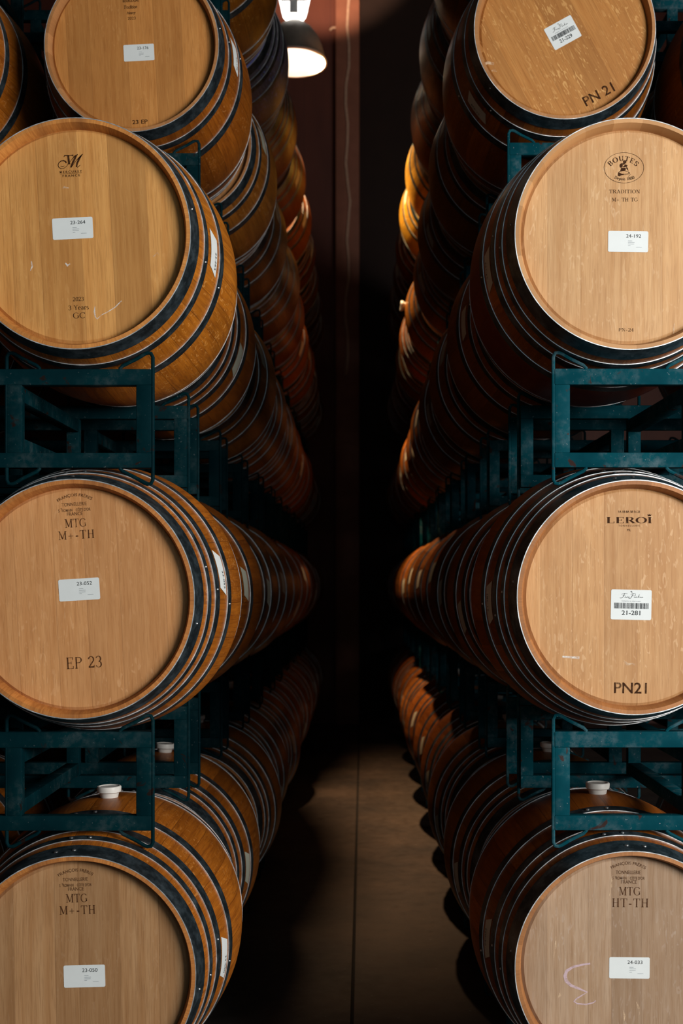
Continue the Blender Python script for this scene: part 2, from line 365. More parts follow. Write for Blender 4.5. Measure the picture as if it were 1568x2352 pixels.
GL = {   # serif alphabet: width, strokes (k thick, t thin, c calligraphic), serif feet
 'T': (.80, [('k', L_((.40, 0), (.40, 1))), ('t', L_((.02, .97), (.78, .97))), ('t', L_((.03, 1), (.03, .78))), ('t', L_((.77, 1), (.77, .78)))], [(.40, 0)]),
 'H': (.90, [('k', L_((.18, 0), (.18, 1))), ('k', L_((.72, 0), (.72, 1))), ('t', L_((.18, .5), (.72, .5)))], [(.18, 0), (.18, 1), (.72, 0), (.72, 1)]),
 'M': (1.05, [('t', L_((.16, 0), (.16, 1))), ('k', L_((.16, 1), (.52, .08))), ('t', L_((.52, .08), (.88, 1))), ('k', L_((.88, 0), (.88, 1)))], [(.16, 0), (.88, 0), (.12, 1), (.92, 1)]),
 'N': (.92, [('t', L_((.16, 0), (.16, 1))), ('k', L_((.16, 1), (.76, 0))), ('t', L_((.76, 0), (.76, 1)))], [(.16, 0), (.12, 1), (.76, 1)]),
 'G': (.92, [('c', arc(.48, .5, .42, .48, 38, 330, 22)), ('k', L_((.80, .40), (.80, .10)))], [(.78, .42)]),
 'C': (.86, [('c', arc(.48, .5, .42, .48, 40, 320, 22)), ('t', L_((.80, .98), (.80, .74)))], []),
 'O': (.98, [('c', arc(.49, .5, .42, .48, 0, 360, 28))], []),
 'E': (.78, [('k', L_((.18, 0), (.18, 1))), ('t', L_((.05, .97), (.70, .97))), ('t', L_((.05, .03), (.72, .03))), ('t', L_((.18, .52), (.54, .52))), ('t', L_((.69, 1), (.69, .78))), ('t', L_((.71, 0), (.71, .24))), ('t', L_((.53, .64), (.53, .40)))], []),
 'F': (.74, [('k', L_((.18, 0), (.18, 1))), ('t', L_((.05, .97), (.70, .97))), ('t', L_((.18, .52), (.54, .52))), ('t', L_((.69, 1), (.69, .78)))], [(.18, 0)]),
 'L': (.76, [('k', L_((.18, 0), (.18, 1))), ('t', L_((.05, .03), (.70, .03))), ('t', L_((.69, 0), (.69, .28)))], [(.18, 1)]),
 'P': (.76, [('k', L_((.18, 0), (.18, 1))), ('c', L_((.10, .97), (.40, .97))+arc(.42, .735, .26, .235, 90, -90, 12)+L_((.18, .5)))], [(.18, 0)]),
 'R': (.90, [('k', L_((.18, 0), (.18, 1))), ('c', L_((.10, .97), (.40, .97))+arc(.42, .745, .25, .225, 90, -90, 12)+L_((.18, .52))), ('k', L_((.44, .52), (.80, .02)))], [(.18, 0), (.82, 0)]),
 'D': (.92, [('k', L_((.18, 0), (.18, 1))), ('c', L_((.08, .97), (.36, .97))+arc(.38, .5, .44, .47, 90, -90, 16)+L_((.08, .03)))], []),
 'B': (.80, [('k', L_((.18, 0), (.18, 1))), ('c', L_((.08, .97), (.38, .97))+arc(.40, .755, .22, .215, 90, -90, 12)+L_((.18, .54))), ('c', L_((.40, .54),)+arc(.42, .285, .27, .255, 90, -90, 12)+L_((.08, .03)))], []),
 'U': (.92, [('k', L_((.18, 1), (.18, .34))), ('c', arc(.46, .34, .28, .31, 180, 360, 16)), ('t', L_((.74, .34), (.74, 1)))], [(.18, 1), (.74, 1)]),
 'S': (.68, [('c', arc(.34, .74, .25, .23, 20, 250, 14)+arc(.34, .26, .27, .23, 70, -160, 14)), ('t', L_((.58, .98), (.58, .76))), ('t', L_((.08, .02), (.08, .26)))], []),
 'I': (.40, [('k', L_((.20, 0), (.20, 1)))], [(.20, 0), (.20, 1)]),
 'A': (.92, [('t', L_((.14, 0), (.45, 1))), ('k', L_((.45, 1), (.78, 0))), ('t', L_((.25, .34), (.67, .34)))], [(.14, 0), (.78, 0)]),
 'Y': (.86, [('k', L_((.12, 1), (.43, .46))), ('t', L_((.74, 1), (.43, .46))), ('k', L_((.43, .48), (.43, 0)))], [(.43, 0), (.12, 1), (.74, 1)]),
 '+': (.80, [('t', L_((.10, .38), (.70, .38))), ('t', L_((.40, .08), (.40, .68)))], []),
 '-': (.50, [('k', L_((.10, .34), (.40, .34)))], []),
 '0': (.66, [('c', arc(.33, .5, .27, .48, 0, 360, 24))], []),
 '1': (.50, [('k', L_((.27, 0), (.27, 1))), ('t', L_((.27, .98), (.10, .84)))], [(.27, 0)]),
 '2': (.68, [('c', arc(.33, .72, .25, .26, 170, -35, 14)+L_((.08, .05))), ('k', L_((.06, .06), (.60, .06))), ('t', L_((.61, .0), (.61, .24)))], []),
 '3': (.66, [('c', arc(.31, .75, .22, .23, 160, -80, 14)), ('c', arc(.31, .27, .26, .26, 85, -160, 14))], []),
 '4': (.66, [('k', L_((.45, 0), (.45, 1))), ('t', L_((.45, .98), (.05, .30))), ('t', L_((.05, .28), (.62, .28)))], [(.45, 0)]),
 '8': (.66, [('c', arc(.33, .74, .21, .23, 0, 360, 18)), ('c', arc(.33, .26, .26, .25, 0, 360, 18))], []),
 'e': (.56, [('t', L_((.08, .36), (.48, .36))), ('c', arc(.28, .33, .21, .31, 0, 310, 18))], []),
 'a': (.56, [('k', L_((.42, .02), (.42, .45))), ('c', arc(.26, .46, .17, .18, 0, 160, 10)), ('c', arc(.25, .18, .18, .17, 60, 330, 14))], []),
 'r': (.46, [('k', L_((.16, 0), (.16, .64))), ('c', arc(.32, .46, .15, .17, 150, 40, 8))], [(.16, 0)]),
 's': (.46, [('c', arc(.23, .48, .16, .15, 30, 250, 10)+arc(.23, .17, .18, .16, 70, -150, 10))], []),
 'p': (.60, [('k', L_((.16, -.28), (.16, .64))), ('c', arc(.32, .32, .20, .30, 140, -140, 16))], [(.16, -.28)]),
 'u': (.60, [('k', L_((.14, .64), (.14, .2))), ('c', arc(.30, .2, .16, .18, 180, 330, 8)), ('k', L_((.46, 0), (.46, .64)))], []),
 'i': (.30, [('k', L_((.15, 0), (.15, .64))), ('k', L_((.15, .80), (.15, .92)))], [(.15, 0)]),
 ' ': (.42, [], []),
}
def serif(t, thick=0.13, thin=0.055, gap=0.08, foot=0.13):
    f = Flat(); x = 0.0
    for ch in t:
        w_, strokes, feet = GL[ch]
        for kind, pts in strokes:
            ws = []
            for i in range(len(pts)):
                a, b = pts[max(i-1, 0)], pts[min(i+1, len(pts)-1)]
                l = math.hypot(b[0]-a[0], b[1]-a[1]) or 1
                c = abs(b[1]-a[1])/l
                ws.append({'k': thick, 't': thin}.get(kind, thin+(thick*1.05-thin)*c*c))
            f.ribbon([(x+p[0], p[1]) for p in pts], ws)
        for fx, fy in feet:
            yy = fy+(thin/2 if fy < 0.5 else -thin/2)
            f.ribbon([(x+fx-foot, yy), (x+fx+foot, yy)], thin)
        x += w_+gap
    return f
def fit(f, cx, cy, wd, ht, rot=0.0):
    x0, y0, x1, y1 = f.bounds(); c, s = math.cos(math.radians(rot)), math.sin(math.radians(rot))
    sx = wd/(x1-x0) if wd else ht/(y1-y0); sy = ht/(y1-y0) if ht else sx
    def fn(x, y):
        x = (x-(x0+x1)/2)*sx; y = (y-(y0+y1)/2)*sy
        return (cx+x*c-y*s, cy+x*s+y*c)
    return f.xf(fn)
def bend(f, cx, cy, wd, ht, r, rot=0.0):
    """centre a line of text on (cx, cy) and bend it over a circle of radius r (negative: smiling)"""
    fit(f, 0, 0, wd, ht); q = math.radians(rot)
    def fn(x, y):
        a = x/r
        X, Y = (r+y)*math.sin(a), (r+y)*math.cos(a)-r
        return (cx+X*math.cos(q)-Y*math.sin(q), cy+X*math.sin(q)+Y*math.cos(q))
    return f.xf(fn)
def flat_obj(name, f, parent, m, y=0.0):
    me = mesh(name, [(p[0], y, p[1]) for p in f.v], f.f)
    return link(name, me, parent, [m])
def rounded(wd, ht, r=0.004, n=5):
    pts = []
    for cx, cy, a in ((wd/2-r, ht/2-r, 0), (-wd/2+r, ht/2-r, 90), (-wd/2+r, -ht/2+r, 180), (wd/2-r, -ht/2+r, 270)):
        pts += arc(cx, cy, r, r, a, a+90, n)
    return pts

# ------------------------------------------------------------------ the setting
def struct(name, me, mats):
    o = link(name, me, None, mats); o['kind'] = 'structure'; return o
jx = lambda y: -0.016+(y-4.65)*0.00525                 # saw-cut joint down the aisle
X0, X1, Y0, Y1, ZC = -5.0, 5.0, -3.5, 14.6, 8.9
g = 0.007
fv = []
for y in (Y0, Y1):
    fv += [(X0, y, 0), (jx(y)-g, y, 0), (jx(y)-g, y, -.02), (jx(y)+g, y, -.02), (jx(y)+g, y, 0), (X1, y, 0)]
ff = [(i, i+1, i+7, i+6) for i in range(5)]
struct('floor', mesh('floor', fv, ff, [0, 1, 1, 1, 0]), [M['concrete'], M['gap']])
struct('wall_back', MB().box((X0, Y1, -.02), (X1, Y1+.15, ZC)).me('wall_back'), [M['wall']])
struct('shade_panel_1', MB().box((.035, Y1-.06, 0), (2.6, Y1-.005, ZC-.02), .004).me('shade_panel_1'), [plain('dark_shade_panel', (.020, .008, .005), .7, scale=5.0)])  # added dark sheet: stands for the unlit wall right of the post
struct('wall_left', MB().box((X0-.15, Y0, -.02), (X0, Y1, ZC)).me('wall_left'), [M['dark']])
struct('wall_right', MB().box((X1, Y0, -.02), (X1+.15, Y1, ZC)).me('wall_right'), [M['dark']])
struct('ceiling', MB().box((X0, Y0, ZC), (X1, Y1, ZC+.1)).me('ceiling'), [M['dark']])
struct('trim_1', MB().box((-.235, Y1-.16, 0), (.035, Y1, ZC), 0.006).me('trim_1'), [M['post']])

# ------------------------------------------------------------------ barrels
BL, RH, RB = 0.91, 0.299, 0.368                       # length, head-end radius, bilge radius
PITCH, YF = 0.97, 3.19
def R(t):                                             # outer stave radius at distance t from the front end
    q = 1-abs(t-BL/2)/(BL/2); return RH-0.004+(RB-RH+0.004)*(1-(1-q)**1.7)
def body_mesh():
    prof, mi = [], []
    ts = [i*BL/30 for i in range(31)]
    prof = [(R(t), t-BL/2) for t in ts]; mi = [0]*30
    h = BL/2
    # far chime, then near chime: flat end, bevel, croze wall down to the head
    prof += [(R(0)-.0095, h), (RH-.0180, h-.013), (RH-.0225, h-.036)]; mi += [1, 1, 1]
    near = [(RH-.0225, -h+.036), (RH-.0180, -h+.013), (R(0)-.0095, -h)]
    prof += near; mi += [1, 1, 1, 1]
    return lathe('stave_body', prof, 112, mi, True, uv=True)
def fix_uv_v(me):
    for l in me.uv_layers[0].data: l.uv = (l.uv[0], l.uv[1]+BL/2)
ME_BODY = body_mesh(); fix_uv_v(ME_BODY)
ME_HEAD = lathe('head', [(0.0001, -.010), (RH-.029, -.010), (RH-.0215, -.004), (RH-.0215, .006), (RH-.029, .010), (0.0001, .010)], 80)
def hoop_mesh(t0, t1):
    e = 0.0024
    return lathe('hoop', [(R(t0)+.0002, t0-BL/2), (R(t0)+e, t0-BL/2), (R((t0+t1)/2)+e, (t0+t1)/2-BL/2), (R(t1)+e, t1-BL/2), (R(t1)+.0002, t1-BL/2)], 112, [1, 0, 0, 1])
H8 = [(0.0, .058), (.090, .114), (.148, .184), (.262, .300)]
H6 = [(0.0, .055), (.096, .124), (.226, .264)]
def both(hs): return hs+[(BL-b, BL-a) for a, b in reversed(hs)]
HOOPS = {8: [(h, hoop_mesh(*h)) for h in both(H8)], 6: [(h, hoop_mesh(*h)) for h in both(H6)]}
ME_BUNG = lathe('bung', [(0.0001, -.012), (.022, -.012), (.027, .012), (.028, .014), (.0335, .017), (.0345, .030), (.033, .033), (.029, .0335), (.0265, .031), (0.0001, .031)], 32, axis='Z')
ME_RIVET = lathe('rivet', [(0.0001, .0042), (.003, .0038), (.0052, .0022), (.0062, 0)], 12, axis='Z')
for me, ms in ((ME_BODY, ('stave', 'chime')), (ME_HEAD, ('head',)), (ME_BUNG, ('bung',)), (ME_RIVET, ('rivet',))):
    for m in ms: me.materials.append(M[m])
for hs in HOOPS.values():
    for _, me in hs: me.materials.append(M['hoop']); me.materials.append(M['rim'])
def put(name, me, parent, loc=(0, 0, 0), rot=(0, 0, 0)):
    o = bpy.data.objects.new(name, me); C.objects.link(o); o.parent = parent; o.location = loc; o.rotation_euler = rot
    return o
def side_label(b, ang, t0, t1, span, text=None, old=False, slant=0.0):
    """paper label wrapped round the staves; ang clockwise from the top, seen from the front"""
    n, k = 12, 4; vs_, fs = [], []
    for i in range(n+1):
        for j in range(k+1):
            t = t0+(t1-t0)*j/k; a = ang+span*(i/n-.5)+slant*(j/k-.5)
            r = R(t)+.0012; vs_.append((r*math.sin(a), t-BL/2, r*math.cos(a)))
    for i in range(n):
        for j in range(k): q = i*(k+1)+j; fs.append((q, q+1, q+k+2, q+k+1))
    s = link('side_sticker', mesh('side_sticker', vs_, fs, smooth=True), b, [M['oldpaper' if old else 'paper']])
    if text:
        f = fit(sans(text), 0, 0, span*.46, (t1-t0)*.20)
        vv = []
        for x, y in f.v:
            a = ang+span*.20+x; t = t1-(t1-t0)*.26+y
            if old: a = ang+x
            r = R(t)+.0020; vv.append((r*math.sin(a), t-BL/2, r*math.cos(a)))
        link('printed_number', mesh('printed_number', vv, f.f), s, [M['ink']])
    return s
def barrel(name, loc, scale=1.0, roll=0.0, yaw=0.0, kind=6, head_tint=(1, 1, 1), tint=(1, 1, 1), wine=0.0, fleck=0.4, parts=2, rim=0.0):
    b = empty(name, loc, (0, math.radians(roll), math.radians(yaw))); b.scale = (scale, 1, scale)
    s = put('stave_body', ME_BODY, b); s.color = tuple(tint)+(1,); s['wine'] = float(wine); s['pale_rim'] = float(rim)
    hd = put('head', ME_HEAD, b, (0, -BL/2+.038, 0)); hd.color = tuple(head_tint)+(1,); hd['fleck'] = float(fleck)
    hd2 = put('head', ME_HEAD, b, (0, BL/2-.038, 0)); hd2.color = tuple(head_tint)+(1,); hd2['fleck'] = float(fleck)
    hoops = []
    for (t0, t1), me in HOOPS[kind]:
        h = put('hoop', me, b); hoops.append((h, t0, t1))
        if parts > 2:
            tm = (t0+t1)/2; a0 = rng.uniform(-.10, .06)
            for da in (-.075, .075):
                a = a0+da; r = R(tm)+.0022
                put('rivet', ME_RIVET, h, (r*math.sin(a), tm-BL/2, r*math.cos(a)), (0, a, 0))
            for sgn in (-1, 1):
                a = sgn*(1.57+rng.uniform(-.25, .3)); r = R(tm)+.0018
                q = put('rivet', ME_RIVET, h, (r*math.sin(a), tm-BL/2, r*math.cos(a)), (0, a, 0)); q.scale = (.55, .55, .8)
    put('bung', ME_BUNG, b, (0, 0, RB-.002))
    b['_head'] = hd.name
    return b, hd, hoops

SIDE = {'left': (-0.708, -1), 'right': (0.694, 1)}
ROWN = {0: 'topmost row', 1: 'fourth row from the floor', 2: 'third row from the floor', 3: 'second row from the floor', 4: 'bottom row'}
ORD = ['first', 'second', 'third', 'fourth', 'fifth', 'sixth', 'seventh', 'eighth', 'ninth', 'tenth', 'eleventh', 'twelfth']
RACKTOP = {('left', 0): 2.365, ('right', 0): 2.410, ('left', 1): 1.445, ('right', 1): 1.480, ('left', 2): .555, ('right', 2): .556,
           ('left', 3): -.388, ('right', 3): -.387, ('left', 4): -1.318, ('right', 4): -1.318}
# each row lies midway between the rack under it and the rack over it; rows with less room hold slimmer barrels
ROWZ, ROWS = {}, {}
for (s_, r_), t_ in RACKTOP.items():
    up_ = RACKTOP[(s_, r_-1)]-.257 if r_ else t_+.671
    half_ = (up_-t_)/2; ROWS[(s_, r_)] = min(1.0, (half_-.003)/.3355)
    ROWZ[(s_, r_)] = (up_+t_)/2 if half_ < .345 else t_+.338
# measured front barrels: rim circle in the photo (centre x, centre y, radius), look
FRONT = {
 ('left', 1): dict(px=(302, 102, 202), rim=.45, kind=6, head=(1.0, .90, .66), tint=(.92, .82, .75), roll=-3, fleck=.25),
 ('left', 2): dict(px=(172, 536, 268), kind=6, head=(1.14, 1.16, .96), tint=(1.5, 1.55, 1.4), roll=-3, fleck=.15),
 ('left', 3): dict(px=(171, 1376, 278), kind=8, head=(1.2, 1.22, 1.34), tint=(1.25, 1.2, 1.1), roll=-3, fleck=.3),
 ('left', 4): dict(px=(176, 2240, 276), kind=8, head=(.80, .92, 1.18), tint=(1.25, 1.2, 1.1), roll=-1, fleck=.15),
 ('right', 1): dict(px=(1297, 65, 210), rim=.4, kind=6, head=(.92, .84, .60), tint=(.95, .9, .85), roll=-28.5, fleck=1.0),
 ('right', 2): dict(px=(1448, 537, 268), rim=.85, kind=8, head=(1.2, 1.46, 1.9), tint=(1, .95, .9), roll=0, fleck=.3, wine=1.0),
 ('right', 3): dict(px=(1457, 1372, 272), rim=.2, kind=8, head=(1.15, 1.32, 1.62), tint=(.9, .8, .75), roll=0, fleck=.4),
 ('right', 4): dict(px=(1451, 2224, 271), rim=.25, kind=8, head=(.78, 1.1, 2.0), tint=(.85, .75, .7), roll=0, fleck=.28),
}
LABELS = {
 ('left', 1): 'oak barrel stamped 23 EP, white 23-176 label, highest barrel on the left',
 ('left', 2): 'oak barrel stamped GC with chalk tick and white 23-264 label',
 ('left', 3): 'oak barrel stamped EP 23 with white 23-052 label on its head',
 ('left', 4): 'oak barrel with white 23-050 label, front of the bottom left row',
 ('right', 1): 'tilted oak barrel head stamped PN 21 with slanted 21-229 barcode label',
 ('right', 2): 'wine-stained oak barrel stamped PN-24 with oval cooper emblem and 24-192 label',
 ('right', 3): 'oak barrel stamped PN21 with crowned brand and 21-281 barcode label',
 ('right', 4): 'oak barrel with pink chalk squiggle and white 24-033 label',
}
fronts = {}
GROUP = {'left': 'oak barrels in the left stack', 'right': 'oak barrels in the right stack'}
for side in ('left', 'right'):
    bx, sg = SIDE[side]
    for row in range(5):
        k0 = {0: 2, 1: 1}.get(row, 0)
        for k in range(k0, 11):
            key = (side, row); fr = FRONT.get(key) if k == k0 else None
            yc = YF+PITCH*k+BL/2
            if fr:
                pm = FPX/(YF+PITCH*k); cx, cy, r = fr['px']
                loc = ((cx-VX)/pm, yc, CAMZ+(VY-cy)/pm)
                b, hd, hoops = barrel('wine_barrel', loc, r/pm/RH, fr['roll'], fr.get('yaw', 0), fr['kind'], fr['head'], fr['tint'], fr.get('wine', 0), fr['fleck'], 3, fr.get('rim', 0.0))
                fronts[key] = (b, hd, loc, YF+PITCH*k+.028)
                lab = LABELS[key]
            else:
                kd = 8 if rng.random() < (.7 if row > 2 else .3) else 6
                dk = rng.uniform(.55, 1.15)
                tn = (dk, dk*rng.uniform(.90, 1.10), dk*rng.uniform(.85, 1.5))
                if key == ('left', 0) and k == 3: tn, kd = (.50, 1.45, 17.0), 8          # weathered grey barrel beside the lamp
                if key == ('right', 0) and k in (5, 6): tn, kd = (1.9, 2.7, 2.2), 6            # the lamp's golden light put into the tint of two barrels
                if key == ('left', 2) and k == 1: tn, kd = (.95, .85, .8), 8
                if key == ('left', 3) and k == 1: tn, kd = (.85, .72, .62), 6
                if key == ('left', 4) and k in (1, 2): tn, kd = (1.0, .9, .8), 8
                loc = (bx+rng.uniform(-.012, .012), yc+rng.uniform(-.012, .012), CAMZ+ROWZ[key]+rng.uniform(-.001, .002))
                roll = rng.uniform(-9, 9)
                if key == ('right', 1) and k == 5: roll = -84
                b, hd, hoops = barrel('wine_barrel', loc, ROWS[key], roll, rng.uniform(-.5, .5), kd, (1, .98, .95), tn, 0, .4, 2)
                n_ = k-k0
                look = 'grey weathered' if key == ('left', 0) and k == 3 else 'pale oak' if max(tn) > 1.0 else 'brown oak' if max(tn) > .75 else 'dark oak'  # pale oak also names the two barrels tinted with lamplight
                lab = f'{look} barrel, {ORD[n_]} from the front in the {ROWN[row]}, {side} stack'
            tag(b, lab, 'barrel', GROUP[side])
            # paper labels on the aisle side
            a = -sg*PI/2
            if fr or rng.random() < .75:
                if side == 'left':
                    t0 = {6: .150, 8: .196}[kd if not fr else fr['kind']]
                    dz = {1: -.10, 2: .01, 3: -.20, 4: .06}.get(row, 0) if fr else rng.uniform(-.4, .4)
                    num = {1: '23-176', 2: '23-264', 3: '23-052', 4: '23-050'}.get(row) if fr else None
                    side_label(b, a+dz-math.radians(fr['roll'] if fr else roll), t0, t0+.052, .30, num, not fr, .06)
                else:
                    t0 = {6: .150, 8: .196}[kd if not fr else fr['kind']]
                    dz = {1: -.62, 2: -.107, 3: -.05, 4: .04}.get(row, 0) if fr else rng.uniform(-.3, .3)
                    num = {1: '21-229', 2: '24-192', 3: '21-281', 4: '24-033'}.get(row) if fr else None
                    side_label(b, a+dz-math.radians(fr['roll'] if fr else roll), t0, t0+.048, .30, num, True, -.05)
            # the barrel lying behind in the second lane; unseen lower ones also added to block stray daylight
            if (row == 1 and k in (1, 2)) or (row > 1 and k < 2):
                o, hd, _ = barrel('wine_barrel', (bx+sg*.785, yc, CAMZ+ROWZ[key]), ROWS[key], rng.uniform(-5, 5), 0, 6, (1, .97, .93), (1.0, .92, .85), 0, .4, 2)
                if row > 1:
                    tag(o, f'oak barrel just past the {side} edge, {ORD[k]} from the front, {ROWN[row]}', 'barrel', GROUP[side]); continue
                tag(o, f'oak barrel cut off by the {side} edge of the picture, {"nearest of its lane" if k == 1 else "farther back in its lane"}', 'barrel', GROUP[side])
                side_label(o, -a-.15 if side == 'left' else a-.05, .150, .205, .30, None, side == 'right', .05)

# ------------------------------------------------------------------ brands, labels and chalk on the front heads
class Head:
    """converts points measured on the head's own plane into the head's local metres"""
    def __init__(s, key):
        s.b, s.hd, s.loc, s.d = fronts[key]; s.pm = FPX/s.d
        s.roll = s.b.rotation_euler.y; s.sc = s.b.scale.x
        s.stamp, s.worn = Flat(), Flat()
    def p(s, px, py):
        x = (px-VX)/s.pm-s.loc[0]; z = CAMZ+(VY-py)/s.pm-s.loc[2]
        c, q = math.cos(-s.roll), math.sin(-s.roll)      # undo the barrel's roll
        return ((x*c+z*q)/s.sc, (-x*q+z*c)/s.sc)
    def m(s, px): return px/s.pm/s.sc
    def rot(s, deg): return deg+math.degrees(s.roll)
    def text(s, f, x0, x1, y, h, rot=0.0, worn=False):
        c = s.p((x0+x1)/2, y)
        (s.worn if worn else s.stamp).merge(fit(f, c[0], c[1], s.m(x1-x0), s.m(h), s.rot(rot)))
    def arcs(s, f, cx, cy, wpx, h, rpx, rot=0.0, worn=False):
        c = s.p(cx, cy)
        (s.worn if worn else s.stamp).merge(bend(f, c[0], c[1], s.m(wpx), s.m(h), s.m(rpx), s.rot(rot)))
    def line(s, pts, wpx, target=None):
        (target or s.stamp).ribbon([s.p(*q) for q in pts], [s.m(v) for v in wpx] if isinstance(wpx, (list, tuple)) else s.m(wpx))
    def done(s):
        a, b = s.stamp, s.worn; s.stamp, s.worn = Flat(), Flat()
        if a.v: flat_obj('brand_stamp', a, s.hd, M['burn'], -.0106)
        if b.v: flat_obj('brand_stamp', b, s.hd, M['worn'], -.0106)
    def mark(s, pts, wpx, m):
        f = Flat(); s.line(pts, wpx, f); flat_obj('chalk_mark', f, s.hd, M[m], -.0104)
    def sticker(s, cx, cy, wpx, hpx, rot, number, barcode=False):
        c = s.p(cx, cy); q = math.radians(s.rot(rot)); W, H = s.m(wpx), s.m(hpx)
        fn = lambda x, y: (c[0]+x*math.cos(q)-y*math.sin(q), c[1]+x*math.sin(q)+y*math.cos(q))
        f = Flat(); f.poly(rounded(W, H)); f.xf(fn)
        st = flat_obj('sticker', f, s.b, M['paper'], -BL/2+.0274)
        ink, gr = Flat(), Flat()
        if not barcode:
            ink.merge(fit(sans(number), W*.135, H*.27, W*.37, H*.165))
            for i, (x, wd) in enumerate(((.02, .10), (.05, .16), (.05, .15), (.0, .06))):
                gr.ribbon([(W*(.0+.0), H*(.03-.075*i)), (W*wd, H*(.03-.075*i))], H*.022)
            gr.ribbon([(W*.2, -H*.26), (W*.34, -H*.26)], H*.018)
        else:
            ink.merge(fit(sans(number, bold=.012), 0, -H*.27, W*.46, H*.155))
            x = -W*.42; r2 = random.Random(number)
            while x < W*.42:
                bw = W*r2.choice((.006, .006, .012, .016))
                ink.poly([(x, -H*.13), (x+bw, -H*.13), (x+bw, H*.06), (x, H*.06)]); x += bw+W*r2.choice((.006, .006, .010, .016))
            u = W/1.2      # handwritten name above the bars
            K = lambda pts, wd=.010: gr2.ribbon([(p[0]*u, p[1]*u) for p in pts], wd*u)
            gr2 = Flat()
            K([(-.29, .30), (-.22, .335), (-.12, .325)]); K([(-.20, .325), (-.25, .22), (-.30, .19), (-.34, .195)], .013); K([(-.26, .265), (-.18, .27)])
            for x in (-.17, -.12, -.07): K([(x-.03, .21), (x+.005, .245), (x-.012, .215), (x+.03, .21)])
            K([(.06, .335), (-.02, .19), (-.08, .185)], .013); K([(-.02, .30), (.04, .335), (.12, .33), (.125, .28), (.03, .26)])
            for x in (.10, .15): K([(x, .245), (x-.02, .215), (x+.015, .215), (x+.02, .24)])
            K([(.24, .31), (.19, .21)]); K([(.24, .25), (.205, .235), (.25, .21)])
            for x in (.28, .32): K([(x-.02, .21), (x+.01, .245), (x, .215), (x+.03, .22)])
            K([(-.03, .385), (.0, .40), (.02, .375), (.01, .355)], .016)
            ink.merge(gr2)
            gr.merge(fit(sans('WINERY & VINEYARD'), 0, H*.12, W*.48, H*.03))
        for nm, f, m in (('printed_text', ink, 'ink'), ('printed_text', gr, 'grey')):
            if f.v: flat_obj(nm, f.xf(fn), st, M[m], -BL/2+.0270)

h = Head(('left', 1))
h.text(sans('BOURGOGNE', bold=.01), 282, 319, 2, 5.5, 3)
h.text(sans('Tradition', .35, .012), 285, 315, 16, 8, 4); h.text(sans('Heavy', .35, .012), 291, 312, 30.5, 9, 4)
h.text(sans('2023'), 293.5, 311.5, 42, 6.5, 3); h.done(); h.text(sans('23 EP', bold=.012), 304, 339, 280, 9.5, 3)
h.sticker(319, 121, 70, 38, 3, '23-176'); h.done()

h = Head(('left', 2))
T_ = lambda pts: [(100+x/11.2, 330+y/11.2) for x, y in pts]
h.line(T_([(525, 345), (545, 305), (650, 308), (745, 300), (768, 285)]), [1.2, 2.4, 2.2, 2.2, 1.2]); h.line(T_([(745, 300), (775, 330)]), [2.2, .8])
h.line(T_([(640, 305), (650, 420), (660, 520)]), 4.6); h.line(T_([(620, 524), (690, 522)]), 1.6)
h.line(T_([(585, 500), (570, 460), (520, 437), (460, 445), (400, 490), (375, 550), (395, 610), (450, 645), (530, 635), (600, 580), (640, 520), (720, 420), (810, 320), (880, 275)]), [3.2, 3, 2.8, 2.2, 1.6, 1.5, 1.5, 1.4, 1.2, .9, .8, .9, 2.6, 1.4])
h.line(T_([(440, 575), (490, 592), (545, 570)]), [.6, 1.6, .6])
h.line(T_([(880, 275), (830, 340), (770, 460), (720, 570), (705, 615)]), [1.2, 3.6, 4.4, 3.8, 2.4])
h.line(T_([(705, 615), (760, 550), (840, 440), (930, 350), (1010, 265)]), [2, .9, .9, 2.8, 1.2])
h.line(T_([(1005, 268), (930, 370), (870, 500), (850, 590), (880, 610), (950, 550)]), [1.2, 3.8, 4.2, 3.2, 1.8, .8])
h.text(sans('M E R C U R E Y', bold=.012), 137.5, 188.5, 394.5, 5.4, 3); h.line([(138, 400), (188, 397)], .7)
h.text(sans('F R A N C E', bold=.012), 144, 184, 403.5, 5.4, 3)
h.done(); h.text(serif('2023'), 167.5, 192.5, 687, 9.5, 2); h.text(serif('3 Years'), 157, 204, 706, 11.5, 3); h.text(serif('GC', .11), 168, 195.5, 724.5, 13.5, 2)
h.done()
h.mark([(218, 703), (217, 716), (219, 728), (223, 733), (232, 724), (248, 716), (264, 706), (279, 691)], [1.5, 3.6, 3, 2, 1.4, 1.6, 2.4, 2], 'chalk')
h.mark([(140, 434), (148, 430), (158, 432)], [1, 5, 2], 'smear'); h.mark([(72, 600), (74, 612), (70, 622)], [2, 4, 1], 'chalk')
h.mark([(150, 604), (155, 610), (161, 606)], [2, 6, 2], 'chalk'); h.mark([(352, 590), (362, 580), (366, 588)], [2, 3, 1], 'smear')
h.sticker(167, 524.5, 93, 49, 3, '23-264')

